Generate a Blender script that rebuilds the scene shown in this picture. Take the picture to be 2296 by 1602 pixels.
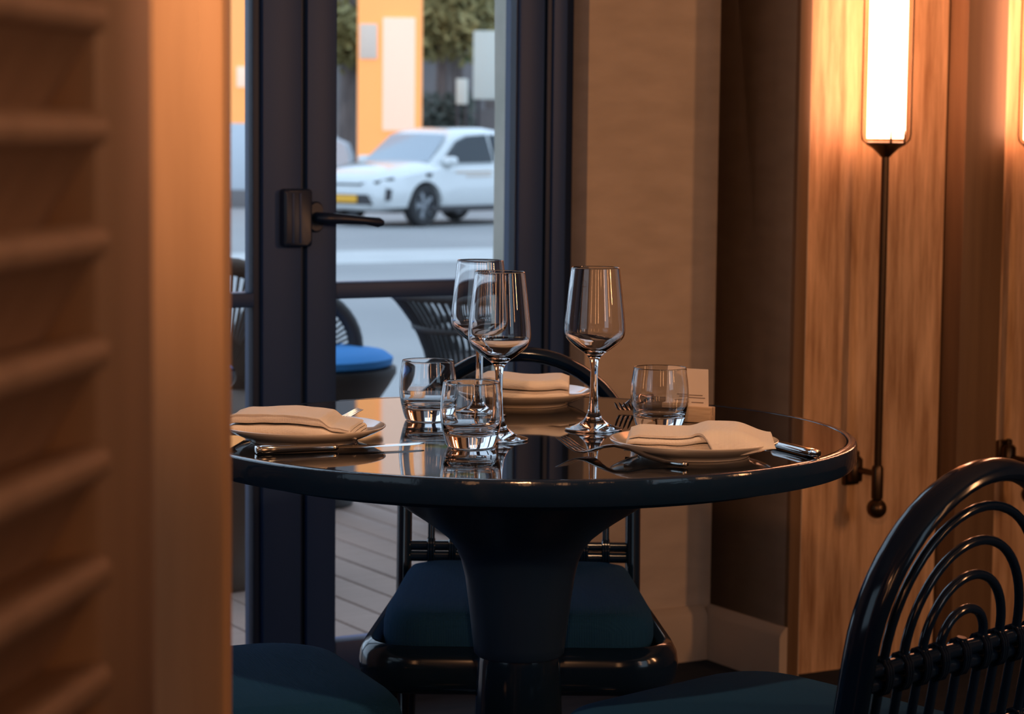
import bpy, bmesh, math, random
from mathutils import Vector, Matrix, noise
random.seed(7)
scene = bpy.context.scene
for o in list(bpy.data.objects): bpy.data.objects.remove(o)
COL = scene.collection
PI = math.pi

# ------------------------------------------------------------------ camera
F_PX, TILT, ROLL = 5251.34, .0951367, .0101412
TABLE_Z = .75
CAM = Vector((-.013674, -3.1452, TABLE_Z + .401821))
_fw = Vector((0, math.cos(TILT), -math.sin(TILT)))
_up = Vector((0, math.sin(TILT), math.cos(TILT)))
_rt = Vector((1, 0, 0))
RT = _rt*math.cos(ROLL) + _up*math.sin(ROLL)
UP = -_rt*math.sin(ROLL) + _up*math.cos(ROLL)
FW = _fw
cd = bpy.data.cameras.new('camera'); cam = bpy.data.objects.new('camera', cd); COL.objects.link(cam)
m = Matrix((RT, UP, -FW)).transposed().to_4x4(); m.translation = CAM
cam.matrix_world = m
cd.sensor_width = 36; cd.lens = F_PX/2296*36; cd.sensor_fit = 'HORIZONTAL'
cd.clip_start = .05; cd.clip_end = 400
cd.dof.use_dof = True; cd.dof.focus_distance = 3.04; cd.dof.aperture_fstop = 9.5
scene.camera = cam

# ------------------------------------------------------------------ world, exposure, lights
w = bpy.data.worlds.new('overcast_sky'); scene.world = w; w.use_nodes = True
bg = w.node_tree.nodes['Background']
bg.inputs[0].default_value = (.62, .81, 1.06, 1); bg.inputs[1].default_value = 1.85
vs = scene.view_settings
vs.view_transform = 'Standard'; vs.look = 'None'; vs.exposure = 0; vs.gamma = 1; vs.use_curve_mapping = False
cy = scene.cycles
cy.max_bounces = 12; cy.transmission_bounces = 12; cy.glossy_bounces = 5; cy.diffuse_bounces = 3
cy.transparent_max_bounces = 16; cy.sample_clamp_indirect = 4; cy.blur_glossy = .6
cy.use_denoising = True; cy.use_adaptive_sampling = True; cy.adaptive_threshold = .03

TH = math.radians(30)                       # the room is turned 30 degrees against the view
U = Vector((math.cos(TH), math.sin(TH), 0)); N = Vector((math.sin(TH), -math.cos(TH), 0))
K = Vector((.4303, 1.9659, 0))              # inner corner of the window wall
ROOM = Matrix.Translation(K) @ Matrix.Rotation(TH, 4, 'Z')   # local: x along the wall, -y into the room

def ray(x, y): return FW + RT*((x-1148)/F_PX) - UP*((y-801)/F_PX)
def at_z(x, y, z):
    d = ray(x, y); return CAM + d*((z-CAM.z)/d.z)
def at_y(x, y, Y):
    d = ray(x, y); return CAM + d*((Y-CAM.y)/d.y)
def sx(x, y, t):                            # position along the wall plane t metres in front of the window wall
    d = ray(x, y); k = (t-(CAM-K).dot(N))/d.dot(N); return ((CAM+d*k)-K).dot(U)

WARM = (1.0, .46, .20)
def area(name, loc, aim, sx_, sy_, power, color=WARM):
    l = bpy.data.lights.new(name, 'AREA'); l.shape = 'RECTANGLE'; l.size = sx_; l.size_y = sy_
    l.energy = power; l.color = color
    o = bpy.data.objects.new(name, l); COL.objects.link(o); o.location = loc
    d = Vector(aim)-Vector(loc); d.z = 0
    o.rotation_euler = d.to_track_quat('-Z', 'Y').to_euler()
    return o
# lamps and a window of the room, and an added fill, that the photograph does not show
area('lamp_light_main', (3.05, -.95, 1.65), (0, .3, 1), .12, .8, 24)
for i_, (lx_, ly_, p_) in enumerate(((1.9, -4.1, 2.6), (1.0, -4.5, 2.4), (.1, -4.9, 2.0), (-1.2, -4.3, 2.0), (2.7, -3.2, 2.6), (3.3, -2.0, 3.0))):
    area('lamp_light_rear', (lx_, ly_, 1.75), (0, 0, 1), .19, .95, p_*1.6)
area('window_light_right', (3.3, -3.3, 1.7), (0, 0, 1), 1.3, 1.5, 9, (.55, .78, 1))
area('fill_light_left', (-2.6, -2.6, 1.6), (0, 0, 1), 1.6, 1.6, 7, (.55, .78, 1))  # added bluish fill for the shaded faces, no window stands here
def spot(name, loc, aim, half, blend, power, radius, color=WARM):
    l = bpy.data.lights.new(name, 'SPOT'); l.energy = power; l.color = color; l.spot_size = 2*math.radians(half); l.spot_blend = blend; l.shadow_soft_size = radius
    o = bpy.data.objects.new(name, l); COL.objects.link(o); o.location = loc
    o.rotation_euler = (Vector(aim)-Vector(loc)).to_track_quat('-Z', 'Y').to_euler(); return o
spot('spot_light_rear', (.0, -2.70, 1.56), (-.10, -1.5, 1.58), 31, .95, 100, .04)
spot('ceiling_spot_table', (.15, -.85, 2.93), (-.04, -.02, .75), 19, .7, 85, .05, (1, .58, .31))

# ------------------------------------------------------------------ materials
def mat(name, color, rough=.5, metal=0, **kw):
    mt = bpy.data.materials.new(name); mt.use_nodes = True
    b = mt.node_tree.nodes['Principled BSDF']
    b.inputs['Base Color'].default_value = (*color, 1); b.inputs['Roughness'].default_value = rough
    b.inputs['Metallic'].default_value = metal
    for k, v in kw.items(): b.inputs[k.replace('_', ' ')].default_value = v
    return mt
def nd(mt, t, **kw):
    n = mt.node_tree.nodes.new(t)
    for k, v in kw.items():
        if k in n.inputs: n.inputs[k].default_value = v
        else: setattr(n, k, v)
    return n
def textured(mt, c1, c2, scale=(1, 1, 1), nscale=8, detail=4, lo=.3, hi=.7, bump=0, bump_scale=None, dist=.002, rough=.5):
    nt = mt.node_tree; L = nt.links; b = nt.nodes['Principled BSDF']
    tc = nd(mt, 'ShaderNodeTexCoord'); mp = nd(mt, 'ShaderNodeMapping'); mp.inputs['Scale'].default_value = scale
    L.new(tc.outputs['Object'], mp.inputs['Vector'])
    ns = nd(mt, 'ShaderNodeTexNoise'); ns.inputs['Scale'].default_value = nscale; ns.inputs['Detail'].default_value = detail; ns.inputs['Roughness'].default_value = rough
    L.new(mp.outputs[0], ns.inputs['Vector'])
    cr = nd(mt, 'ShaderNodeValToRGB'); e = cr.color_ramp.elements
    e[0].position = lo; e[0].color = (*c1, 1); e[1].position = hi; e[1].color = (*c2, 1)
    L.new(ns.outputs['Fac'], cr.inputs[0]); L.new(cr.outputs[0], b.inputs['Base Color'])
    if bump:
        src = ns
        if bump_scale:
            src = nd(mt, 'ShaderNodeTexNoise'); src.inputs['Scale'].default_value = bump_scale; src.inputs['Detail'].default_value = 2
            L.new(mp.outputs[0], src.inputs['Vector'])
        bp = nd(mt, 'ShaderNodeBump'); bp.inputs['Strength'].default_value = bump; bp.inputs['Distance'].default_value = dist
        L.new(src.outputs['Fac'], bp.inputs['Height']); L.new(bp.outputs[0], b.inputs['Normal'])
    return mt
def weave(mt, freq, strength, dist=.0006):
    nt = mt.node_tree; L = nt.links; b = nt.nodes['Principled BSDF']
    tc = nd(mt, 'ShaderNodeTexCoord'); hs = []
    for ax in ('X', 'Y'):
        wv = nd(mt, 'ShaderNodeTexWave'); wv.bands_direction = ax; wv.inputs['Scale'].default_value = freq; wv.inputs['Distortion'].default_value = 1.2; wv.inputs['Detail Scale'].default_value = 2
        L.new(tc.outputs['Object'], wv.inputs['Vector']); hs.append(wv)
    mx = nd(mt, 'ShaderNodeMath', operation='ADD'); L.new(hs[0].outputs['Fac'], mx.inputs[0]); L.new(hs[1].outputs['Fac'], mx.inputs[1])
    bp = nd(mt, 'ShaderNodeBump'); bp.inputs['Strength'].default_value = strength; bp.inputs['Distance'].default_value = dist
    L.new(mx.outputs[0], bp.inputs['Height']); L.new(bp.outputs[0], b.inputs['Normal'])
    return mt

M = {}
M['lacquer'] = mat('black_lacquer', (.0045, .015, .038), .13)
M['tabletop'] = mat('black_table_glass', (.003, .005, .009), .035, IOR=1.75)
M['tablerim'] = textured(mat('dark_wood_rim', (.05, .02, .01), .11, IOR=1.45), (.007, .022, .055), (.009, .023, .055), (1, 1, 1), 60, 3, .35, .7, .25, 90, .001)
M['pedestal'] = mat('pedestal_lacquer', (.009, .026, .066), .32)
M['glass'] = mat('drinking_glass', (1, 1, 1), 0, Transmission_Weight=1, IOR=1.5)
M['steel'] = mat('polished_steel', (.62, .60, .58), .13, 1)
M['linen'] = weave(mat('linen', (.82, .74, .66), .9, Sheen_Weight=.15), 260, .35)
M['plate'] = mat('glazed_stoneware', (.62, .55, .48), .12, Coat_Weight=.5)
M['wallpaper'] = textured(mat('woven_wallpaper', (.5, .4, .3), .8), (.50, .405, .31), (.60, .49, .38), (1, 1, 3), 9, 6, .3, .7, .25, 420, .001)
M['beige_paint'] = textured(mat('beige_paint', (.5, .4, .3), .55), (.46, .37, .28), (.53, .43, .33), (1, 1, 1), 6, 3)
M['veneer'] = textured(mat('figured_veneer', (.4, .2, .1), .45), (.32, .165, .072), (.88, .59, .355), (9, 9, .75), 3.4, 6, .30, .68, .06, None, .001, .62)
M['veneer_plain'] = textured(mat('plain_veneer', (.4, .2, .1), .5), (.165, .095, .048), (.225, .135, .07), (14, 14, .8), 3, 4)
M['frame'] = mat('dark_door_paint', (.016, .055, .175), .5)
M['frame_dark'] = mat('black_gasket', (.007, .024, .07), .5)
M['black_metal'] = mat('black_hardware', (.006, .02, .06), .4)
M['bronze'] = mat('dark_bronze', (.085, .052, .028), .33, .85)
M['shutter'] = textured(mat('post_wood_lit', (.4, .25, .15), .5), (.50, .32, .19), (.60, .39, .235), (10, 10, 1), 4, 4)  # post colour raised to carry the strong light falling on it
M['shutter_shaded'] = textured(mat('shutter_wood_shaded', (.2, .13, .08), .5), (.36, .235, .15), (.45, .295, .19), (10, 10, 1), 4, 4)  # same wood darkened so the shutter reads as shaded
M['floor'] = textured(mat('dark_floor', (.05, .04, .03), .9, Specular_IOR_Level=.1), (.016, .024, .038), (.028, .034, .046), (1, 8, 1), 4, 4)
M['ceiling'] = mat('ceiling_paint', (.45, .40, .34), .9)
M['room_dark'] = mat('brown_wall_paint', (.24, .17, .12), .85)
M['navy'] = weave(mat('navy_upholstery', (.011, .055, .135), .9, Specular_IOR_Level=.05), 130, .5, .001)
M['deck'] = textured(mat('weathered_deck', (.4, .33, .3), .7), (.28, .185, .145), (.37, .25, .20), (1, 30, 1), 3, 4)
M['asphalt'] = textured(mat('pale_street', (.3, .3, .3), .9), (.27, .27, .27), (.34, .335, .33), (1, 1, 1), .35, 5)
M['marking'] = textured(mat('road_marking', (.5, .5, .5), .9), (.48, .48, .47), (.54, .54, .53), (1, 1, 1), 1.5, 4)
M['stone'] = textured(mat('grey_green_stone', (.3, .3, .26), .8), (.36, .37, .31), (.52, .50, .43), (1, 1, .6), 9, 5, .3, .7, .3, None, .01)
M['car_paint'] = mat('white_car_paint', (.70, .71, .70), .25, Coat_Weight=1, Coat_Roughness=.05)
M['car_glass'] = mat('car_glass', (.012, .02, .028), .06)
M['windscreen'] = mat('windscreen_glass', (.34, .38, .42), .06)
M['tyre'] = mat('tyre_rubber', (.02, .02, .022), .7)
M['alloy'] = mat('alloy_rim', (.30, .31, .33), .35, .6)
M['car_trim'] = mat('dark_car_trim', (.035, .032, .035), .5)
M['plate_yellow'] = mat('yellow_plate', (.85, .42, .03), .5)
M['decal'] = mat('orange_decal', (.62, .45, .32), .5)
M['wicker'] = mat('dark_wicker', (.020, .017, .018), .6)
M['wicker_brown'] = mat('brown_wicker', (.09, .055, .038), .7)
M['cord'] = mat('black_cord', (.016, .019, .023), .6)
M['blue_cushion'] = weave(mat('blue_cushion', (.03, .20, .50), .85), 60, .4, .002)
M['bark'] = textured(mat('bark', (.08, .06, .05), .9), (.10, .08, .075), (.20, .155, .14), (6, 6, 1), 2, 4)
def leafmat(n, a, b):
    mt = mat(n, a, .7); return textured(mt, a, b, (1, 1, 1), .9, 2)
M['leaf_olive'] = leafmat('olive_leaves', (.18, .165, .06), (.38, .31, .12))
M['leaf_green'] = leafmat('green_leaves', (.05, .17, .045), (.15, .34, .09))
M['leaf_dark'] = leafmat('dark_leaves', (.04, .06, .05), (.12, .13, .11))
M['facade'] = textured(mat('far_facade', (.1, .08, .07), .9), (.15, .14, .14), (.30, .25, .235), (1, 1, 1), .25, 3)
M['orange_wall'] = mat('orange_sign', (.85, .32, .08), .6)
M['pale_sign'] = mat('pale_sign', (.9, .7, .55), .6)
M['white_sign'] = mat('white_sign', (.62, .68, .62), .6)
M['white_thing'] = mat('white_vehicle', (.62, .66, .70), .5)
M['paper'] = mat('card_paper', (.72, .60, .52), .8)
M['ink'] = mat('grey_ink', (.25, .19, .16), .8)
M['pale_wood'] = textured(mat('pale_wood_block', (.5, .36, .24), .6), (.42, .29, .19), (.55, .40, .27), (3, 30, 30), 8, 3)
def emis(name, color, strength, base=(.8, .8, .8)):
    mt = mat(name, base, .5); b = mt.node_tree.nodes['Principled BSDF']
    b.inputs['Emission Color'].default_value = (*color, 1); b.inputs['Emission Strength'].default_value = strength
    return mt
M['tube'] = emis('lit_tube', (1, .43, .24), 10)
M['glow_orange'] = emis('orange_glow_for_sun', (1, .40, .13), .75, (.85, .34, .10))  # emission put in for sunlight on the orange column and shop
M['glow_pale'] = emis('pale_glow_for_sun', (1, .70, .58), .78, (.62, .40, .28))  # emission brightens the pale panels in place of sunlight
# thin clear sheet: mostly transparent, mirrors more at glancing angles
def sheet(name, tint=(1, 1, 1), ior=1.45):
    mt = bpy.data.materials.new(name); mt.use_nodes = True; nt = mt.node_tree; nt.nodes.clear()
    out = nt.nodes.new('ShaderNodeOutputMaterial'); mx = nt.nodes.new('ShaderNodeMixShader'); fr = nt.nodes.new('ShaderNodeFresnel')
    tr = nt.nodes.new('ShaderNodeBsdfTransparent'); gl = nt.nodes.new('ShaderNodeBsdfGlossy')
    fr.inputs['IOR'].default_value = ior; tr.inputs[0].default_value = (*tint, 1); gl.inputs['Roughness'].default_value = .01
    nt.links.new(fr.outputs[0], mx.inputs[0]); nt.links.new(tr.outputs[0], mx.inputs[1]); nt.links.new(gl.outputs[0], mx.inputs[2]); nt.links.new(mx.outputs[0], out.inputs[0])
    return mt
M['pane'] = sheet('window_pane', (.97, .98, .98))
M['envelope'] = sheet('lamp_glass', (.97, .95, .93), 1.06)

# ------------------------------------------------------------------ mesh helpers
class MB:
    def __init__(s): s.v = []; s.f = []
    def add(s, vs_, fs):
        o = len(s.v); s.v += [tuple(p) for p in vs_]; s.f += [tuple(i+o for i in f) for f in fs]; return s
    def box(s, x0, x1, y0, y1, z0, z1, bev=0):
        if bev <= 0:
            return s.add([(x, y, z) for x in (x0, x1) for y in (y0, y1) for z in (z0, z1)],
                         [(0, 1, 3, 2), (4, 6, 7, 5), (0, 4, 5, 1), (2, 3, 7, 6), (0, 2, 6, 4), (1, 5, 7, 3)])
        bm = bmesh.new(); bmesh.ops.create_cube(bm, size=1)
        for v in bm.verts: v.co = Vector(((x0+x1)/2+v.co.x*(x1-x0), (y0+y1)/2+v.co.y*(y1-y0), (z0+z1)/2+v.co.z*(z1-z0)))
        bmesh.ops.bevel(bm, geom=list(bm.edges), offset=bev, segments=2, profile=.5, affect='EDGES')
        bm.verts.index_update()
        s.add([v.co for v in bm.verts], [[v.index for v in f.verts] for f in bm.faces]); bm.free(); return s
    def lathe(s, prof, n=48, c=(0, 0), close=False, ax=None):
        o = len(s.v); P = len(prof)
        for i in range(n):
            a = 2*PI*i/n
            for r, z in prof: s.v.append((c[0]+r*math.cos(a), c[1]+r*math.sin(a), z))
        rng = P if close else P-1
        for i in range(n):
            j = (i+1) % n
            for k in range(rng):
                k2 = (k+1) % P
                q = [o+i*P+k, o+j*P+k, o+j*P+k2, o+i*P+k2]
                s.f.append(tuple(q))
        return s
    def loft(s, rings, closed=True, caps=True):
        o = len(s.v); n = len(rings[0])
        for r in rings: s.v += [tuple(p) for p in r]
        for i in range(len(rings)-1):
            for k in range(n if closed else n-1):
                k2 = (k+1) % n
                s.f.append((o+i*n+k, o+i*n+k2, o+(i+1)*n+k2, o+(i+1)*n+k))
        if caps and closed:
            s.f.append(tuple(o+k for k in reversed(range(n)))); s.f.append(tuple(o+(len(rings)-1)*n+k for k in range(n)))
        return s
    def tube(s, pts, r, n=12, closed=False, up=None, oval=None):
        pts = [Vector(p) for p in pts]; rings = []; m_ = len(pts); prev = None
        for i, p in enumerate(pts):
            a = pts[(i-1) % m_] if (closed or i > 0) else p; b = pts[(i+1) % m_] if (closed or i < m_-1) else p
            t = (b-a).normalized()
            if prev is None:
                u = Vector(up) if up else (Vector((0, 0, 1)) if abs(t.z) < .9 else Vector((1, 0, 0)))
            else: u = prev
            u = (u-t*u.dot(t)).normalized(); prev = u; v = t.cross(u)
            rr = r[i] if isinstance(r, (list, tuple)) else r
            ou, ov = oval if oval else (1, 1)
            rings.append([p+u*(rr*ou*math.cos(2*PI*k/n))+v*(rr*ov*math.sin(2*PI*k/n)) for k in range(n)])
        if closed: rings.append(rings[0])
        return s.loft(rings, True, not closed)
    def build(s, name, material, parent=None, smooth=40, mw=None):
        me = bpy.data.meshes.new(name); me.from_pydata(s.v, [], s.f)
        bm = bmesh.new(); bm.from_mesh(me); bmesh.ops.remove_doubles(bm, verts=bm.verts, dist=1e-6)
        bmesh.ops.recalc_face_normals(bm, faces=bm.faces); bm.to_mesh(me); bm.free()
        if smooth:
            me.shade_smooth(); me.set_sharp_from_angle(angle=math.radians(smooth))
        me.materials.append(M[material] if isinstance(material, str) else material)
        o = bpy.data.objects.new(name, me); COL.objects.link(o)
        if parent: o.parent = parent
        if mw is not None: o.matrix_world = mw
        return o
def tag(o, label, cat=None, group=None, kind=None):
    if label: o['label'] = label
    if cat: o['category'] = cat
    if group: o['group'] = group
    if kind: o['kind'] = kind
    return o
def thing(name, label, cat, loc=(0, 0, 0), rz=0, group=None):
    o = bpy.data.objects.new(name, None); o.empty_display_size = .05; COL.objects.link(o)
    o.location = loc; o.rotation_euler = (0, 0, rz); return tag(o, label, cat, group)
def copy_tree(o, parent=None):
    c = o.copy(); COL.objects.link(c)
    if parent: c.parent = parent
    for ch in o.children: copy_tree(ch, c)
    return c
def struct_empty(name, mw, label, cat):
    o = bpy.data.objects.new(name, None); o.empty_display_size = .1; COL.objects.link(o); o.matrix_world = mw
    return tag(o, label, cat, None, 'structure')
def child_box(parent, name, material, *a, bev=.002):
    return MB().box(*a, bev=bev).build(name, material, parent, 30)
def rrect(hw, hh, r, n=4, ox=0, oy=0):      # rounded rectangle outline
    out = []
    for cx, cy_, a0 in ((hw-r, hh-r, 0), (-hw+r, hh-r, 90), (-hw+r, -hh+r, 180), (hw-r, -hh+r, 270)):
        for k in range(n+1):
            a = math.radians(a0+90*k/n); out.append((ox+cx+r*math.cos(a), oy+cy_+r*math.sin(a)))
    return out

# ------------------------------------------------------------------ room shell (local x along the window wall, y outwards)
ZC = 3.0
DP = .06                                    # door plane set back from the wall face
OPEN_R = sx(1314, 600, 0)                   # right edge of the door opening
OPEN_L = -2.45
def struct(name, material, mb, label, cat='wall', mw=ROOM):
    return tag(mb.build(name, material, None, 30, mw), label, cat, None, 'structure')
struct('floor', 'floor', MB().box(-5.6, 2.7, -6.3, .2, -.12, 0), 'dark interior floor under the chairs', 'floor')
struct('ceiling', 'ceiling', MB().box(-5.6, 2.7, -6.3, .2, ZC, ZC+.1), 'plain ceiling of the dining room', 'ceiling')
struct('wall_back', 'wallpaper', MB().box(OPEN_R, 0, 0, .16, 0, ZC).box(OPEN_L, OPEN_R, 0, .16, 2.45, ZC).box(-5.6, OPEN_L, 0, .16, 0, ZC),
       'beige woven wallpaper wall right of the glazed door')
T_PIER = .286
struct('wall_return', 'wallpaper', MB().box(0, .04, -T_PIER+.012, .16, 0, ZC), 'shaded narrow beige wall face beside the wood panelling')
struct('wall_left', 'room_dark', MB().box(-5.7, -5.6, -6.3, .2, 0, ZC), 'brown side wall')
struct('wall_front', 'room_dark', MB().box(-5.6, 2.7, -6.4, -6.3, 0, ZC), 'brown wall behind the viewer')
struct('wall_side', 'room_dark', MB().box(2.7, 2.8, -6.3, .2, 0, ZC), 'brown end wall')
struct('light_blocker', 'veneer_plain', MB().box(.98, 1.06, -2.75, -1.36, 0, 1.30, .01), 'added unseen half height panel shading the lower shutter', 'wall', Matrix.Translation((0, 0, 0)))  # added out of view to keep light off the lower shutter
# baseboards with a sloping top lip
def baseboard(name, pts, label):
    mb = MB()
    (x0, y0), (x1, y1), (nx, ny) = pts
    prof = [(0, 0), (.020, 0), (.020, .098), (.016, .108), (.004, .120), (0, .120)]
    rings = [[(x+nx*d, y+ny*d, z) for d, z in prof] for x, y in ((x0, y0), (x1, y1))]
    return struct(name, 'beige_paint', mb.loft(rings), label, 'baseboard')
baseboard('baseboard_back', ((OPEN_R, 0), (-.02, 0), (0, -1)), 'beige baseboard along the wall beside the door')
baseboard('baseboard_return', ((0, 0), (0, -T_PIER), (-1, 0)), 'beige baseboard along the narrow shaded wall face')

# wood panelled wall: piers and recessed panels
wr = struct_empty('wall_right', ROOM, 'orange brown wood panelled wall with lamp niches', 'wall')
T_N = .230
s_a = sx(1816, 300, T_PIER); s_b = sx(2165, 300, T_PIER); s_c = sx(2255, 300, T_PIER)
def pan(x0, x1): child_box(wr, 'panel', 'veneer', x0, x1, -T_N, .1, 0, ZC, bev=0)
def pier(x0, x1, mt='veneer_plain'): child_box(wr, 'pilaster', mt, x0, x1, -T_PIER, .1, 0, ZC, bev=.0025)
pier(.0, s_a); pan(s_a, s_b-.007); pier(s_b, s_c)
child_box(wr, 'edge_strip', 'veneer_plain', s_b-.007, s_b, -T_N+.02, .1, 0, ZC, bev=0)
pitch = s_c-s_a; x = s_c
while x < 2.7:
    x1 = min(x+(s_b-s_a), 2.7); pan(x, x1-.007)
    child_box(wr, 'edge_strip', 'veneer_plain', x1-.007, x1, -T_N+.02, .1, 0, ZC, bev=0)
    if x1 < 2.7: pier(x1, min(x+pitch, 2.7))
    x += pitch

# ------------------------------------------------------------------ glazed doors
t_d = -DP
def sd(px, py=600): return sx(px, py, t_d)
zr0, zr1 = .815, .848                      # middle rail
y0, y1 = DP, DP+.055
jr = struct_empty('trim_1', ROOM, 'dark right hand door jamb with stepped profile', 'trim')
child_box(jr, 'jamb', 'frame_dark', sd(1222), OPEN_R, DP-.0, DP+.10, 0, 2.45)
child_box(jr, 'jamb_step', 'frame', sd(1232), sd(1262), DP-.008, DP+.02, 0, 2.45)
hd = struct_empty('trim_2', ROOM, 'dark door head above the glazing', 'trim')
child_box(hd, 'head', 'frame', OPEN_L, OPEN_R, DP, DP+.1, 2.36, 2.45)
d1 = struct_empty('door_1', ROOM, 'dark framed glazed door leaf with lever handle, street seen through it', 'door')
x_m = sd(683, 500); x_gl = sd(756, 500); x_gr = sx(1130, 500, -y1); x_r = sd(1222, 500)
child_box(d1, 'stile', 'frame', x_m+.006, x_gl, y0, y1, .02, 2.35, bev=.004)
child_box(d1, 'stile', 'frame', x_gr+.004, x_r-.004, y0, y1, .02, 2.35, bev=.004)
child_box(d1, 'glazing_bead', 'frame_dark', x_gr, x_gr+.004, y0+.010, y1, .02, 2.35, bev=0)
child_box(d1, 'middle_rail', 'frame', x_gl, x_gr, y0+.004, y1, zr0, zr1, bev=.004)
child_box(d1, 'bottom_rail', 'frame', x_gl, x_gr, y0+.004, y1, .02, .11, bev=.004)
child_box(d1, 'top_rail', 'frame', x_gl, x_gr, y0+.004, y1, 2.27, 2.35, bev=.004)
child_box(d1, 'pane', 'pane', x_gl-.004, x_gr+.004, y0+.03, y0+.034, zr1-.004, 2.275, bev=0)
child_box(d1, 'pane', 'pane', x_gl-.004, x_gr+.004, y0+.03, y0+.034, .105, zr0+.004, bev=0)
# lever handle
hx = sd(706, 487); hz = .978
ros = MB()
ros.loft([[(hx+px, y0-d, hz+.004+pz) for px, pz in rrect(.0155*k, .031*k, .0154*k, 6)] for d, k in ((0, 1), (.006, 1), (.009, .9))]).build('rosette', 'black_metal', d1)
lx = sd(838, 492)
pts = [(hx, y0, hz+.003), (hx, y0-.03, hz+.003), (hx+.012, y0-.042, hz+.002), (hx+.04, y0-.046, hz+.001), (hx+.09, y0-.046, hz-.003), (lx-.012, y0-.046, hz-.007), (lx-.002, y0-.046, hz-.008)]
MB().tube(pts, [.011, .011, .0115, .0105, .0085, .0105, .0065], 12).build('lever_handle', 'black_metal', d1)
x_l0 = sd(590, 500); x_l1 = sd(573, 500)
d2 = struct_empty('door_2', ROOM, 'dark glazed door leaf meeting the handled leaf, mostly hidden by the shutter', 'door')
child_box(d2, 'stile', 'frame', x_l0, x_m-.006, y0, y1, .02, 2.35, bev=.004)
child_box(d2, 'glazing_bead', 'frame_dark', x_l1, x_l0, y0+.012, y1, .02, 2.35, bev=.003)
child_box(d2, 'astragal', 'frame_dark', x_m-.006, x_m+.006, y0+.014, y1+.01, .02, 2.35, bev=.002)
child_box(d2, 'middle_rail', 'frame', x_l1-.5, x_l1, y0+.004, y1, zr0-.012, zr1-.016, bev=.004)
child_box(d2, 'bottom_rail', 'frame', x_l1-.5, x_l1, y0+.004, y1, .02, .11, bev=.004)
child_box(d2, 'top_rail', 'frame', x_l1-.5, x_l1, y0+.004, y1, 2.27, 2.35, bev=.004)
child_box(d2, 'stile', 'frame', x_l1-.6, x_l1-.5, y0, y1, .02, 2.35, bev=.004)
child_box(d2, 'pane', 'pane', x_l1-.504, x_l1+.004, y0+.03, y0+.034, zr1-.02, 2.275, bev=0)
child_box(d2, 'pane', 'pane', x_l1-.504, x_l1+.004, y0+.03, y0+.034, .105, zr0-.008, bev=0)
lc = MB(); cxl = (sd(627, 490)+sd(689, 490))/2; hwl = (sd(689, 490)-sd(627, 490))/2
lc.loft([[(cxl+px, y0-d, .981+pz) for px, pz in rrect(hwl-e, .0575-e, .008)] for d, e in ((0, 0), (.022, 0), (.026, .004))])
lk = lc.build('lock_case', 'black_metal', d2)
for q in (-.42, .1):
    MB().box(cxl+hwl*q-.002, cxl+hwl*q+.002, y0-.0285, y0-.024, .931, 1.030, bev=.0008).build('lock_rib', 'frame', lk)
# remaining fixed glazing to the left of the doors
wn = struct_empty('window_1', ROOM, 'fixed dark framed glazing left of the doors, hidden by the shutter', 'window')
child_box(wn, 'frame', 'frame', OPEN_L, OPEN_L+.08, y0, y1, .02, 2.36)
child_box(wn, 'frame', 'frame', OPEN_L, x_l1-.61, y0, y1, .02, .12)
child_box(wn, 'pane', 'pane', OPEN_L+.08, x_l1-.6, y0+.03, y0+.034, .12, 2.36, bev=0)
# stone jamb on the outside of the opening
st = MB(); zs = [0, .35, .7, .95, 1.2, 1.6, 2.0, 2.45]
random.seed(3)
xa = sx(1132, 500, -.185); rings = []
for z in zs:
    j = random.uniform(-.004, .004)
    rings.append([(xa+j, .185, z), (xa+.09, .185, z), (xa+.09, .24, z), (xa+j, .236, z)])
struct('trim_3', 'stone', st.loft(rings), 'pale grey green stone jamb outside the door glass', 'trim')
struct('wall_outer', 'stone', MB().box(xa+.09, 3.2, .17, .30, -.3, 3.3).box(-5.6, OPEN_L, .17, .30, -.3, 3.3), 'outside face of the building')

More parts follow.
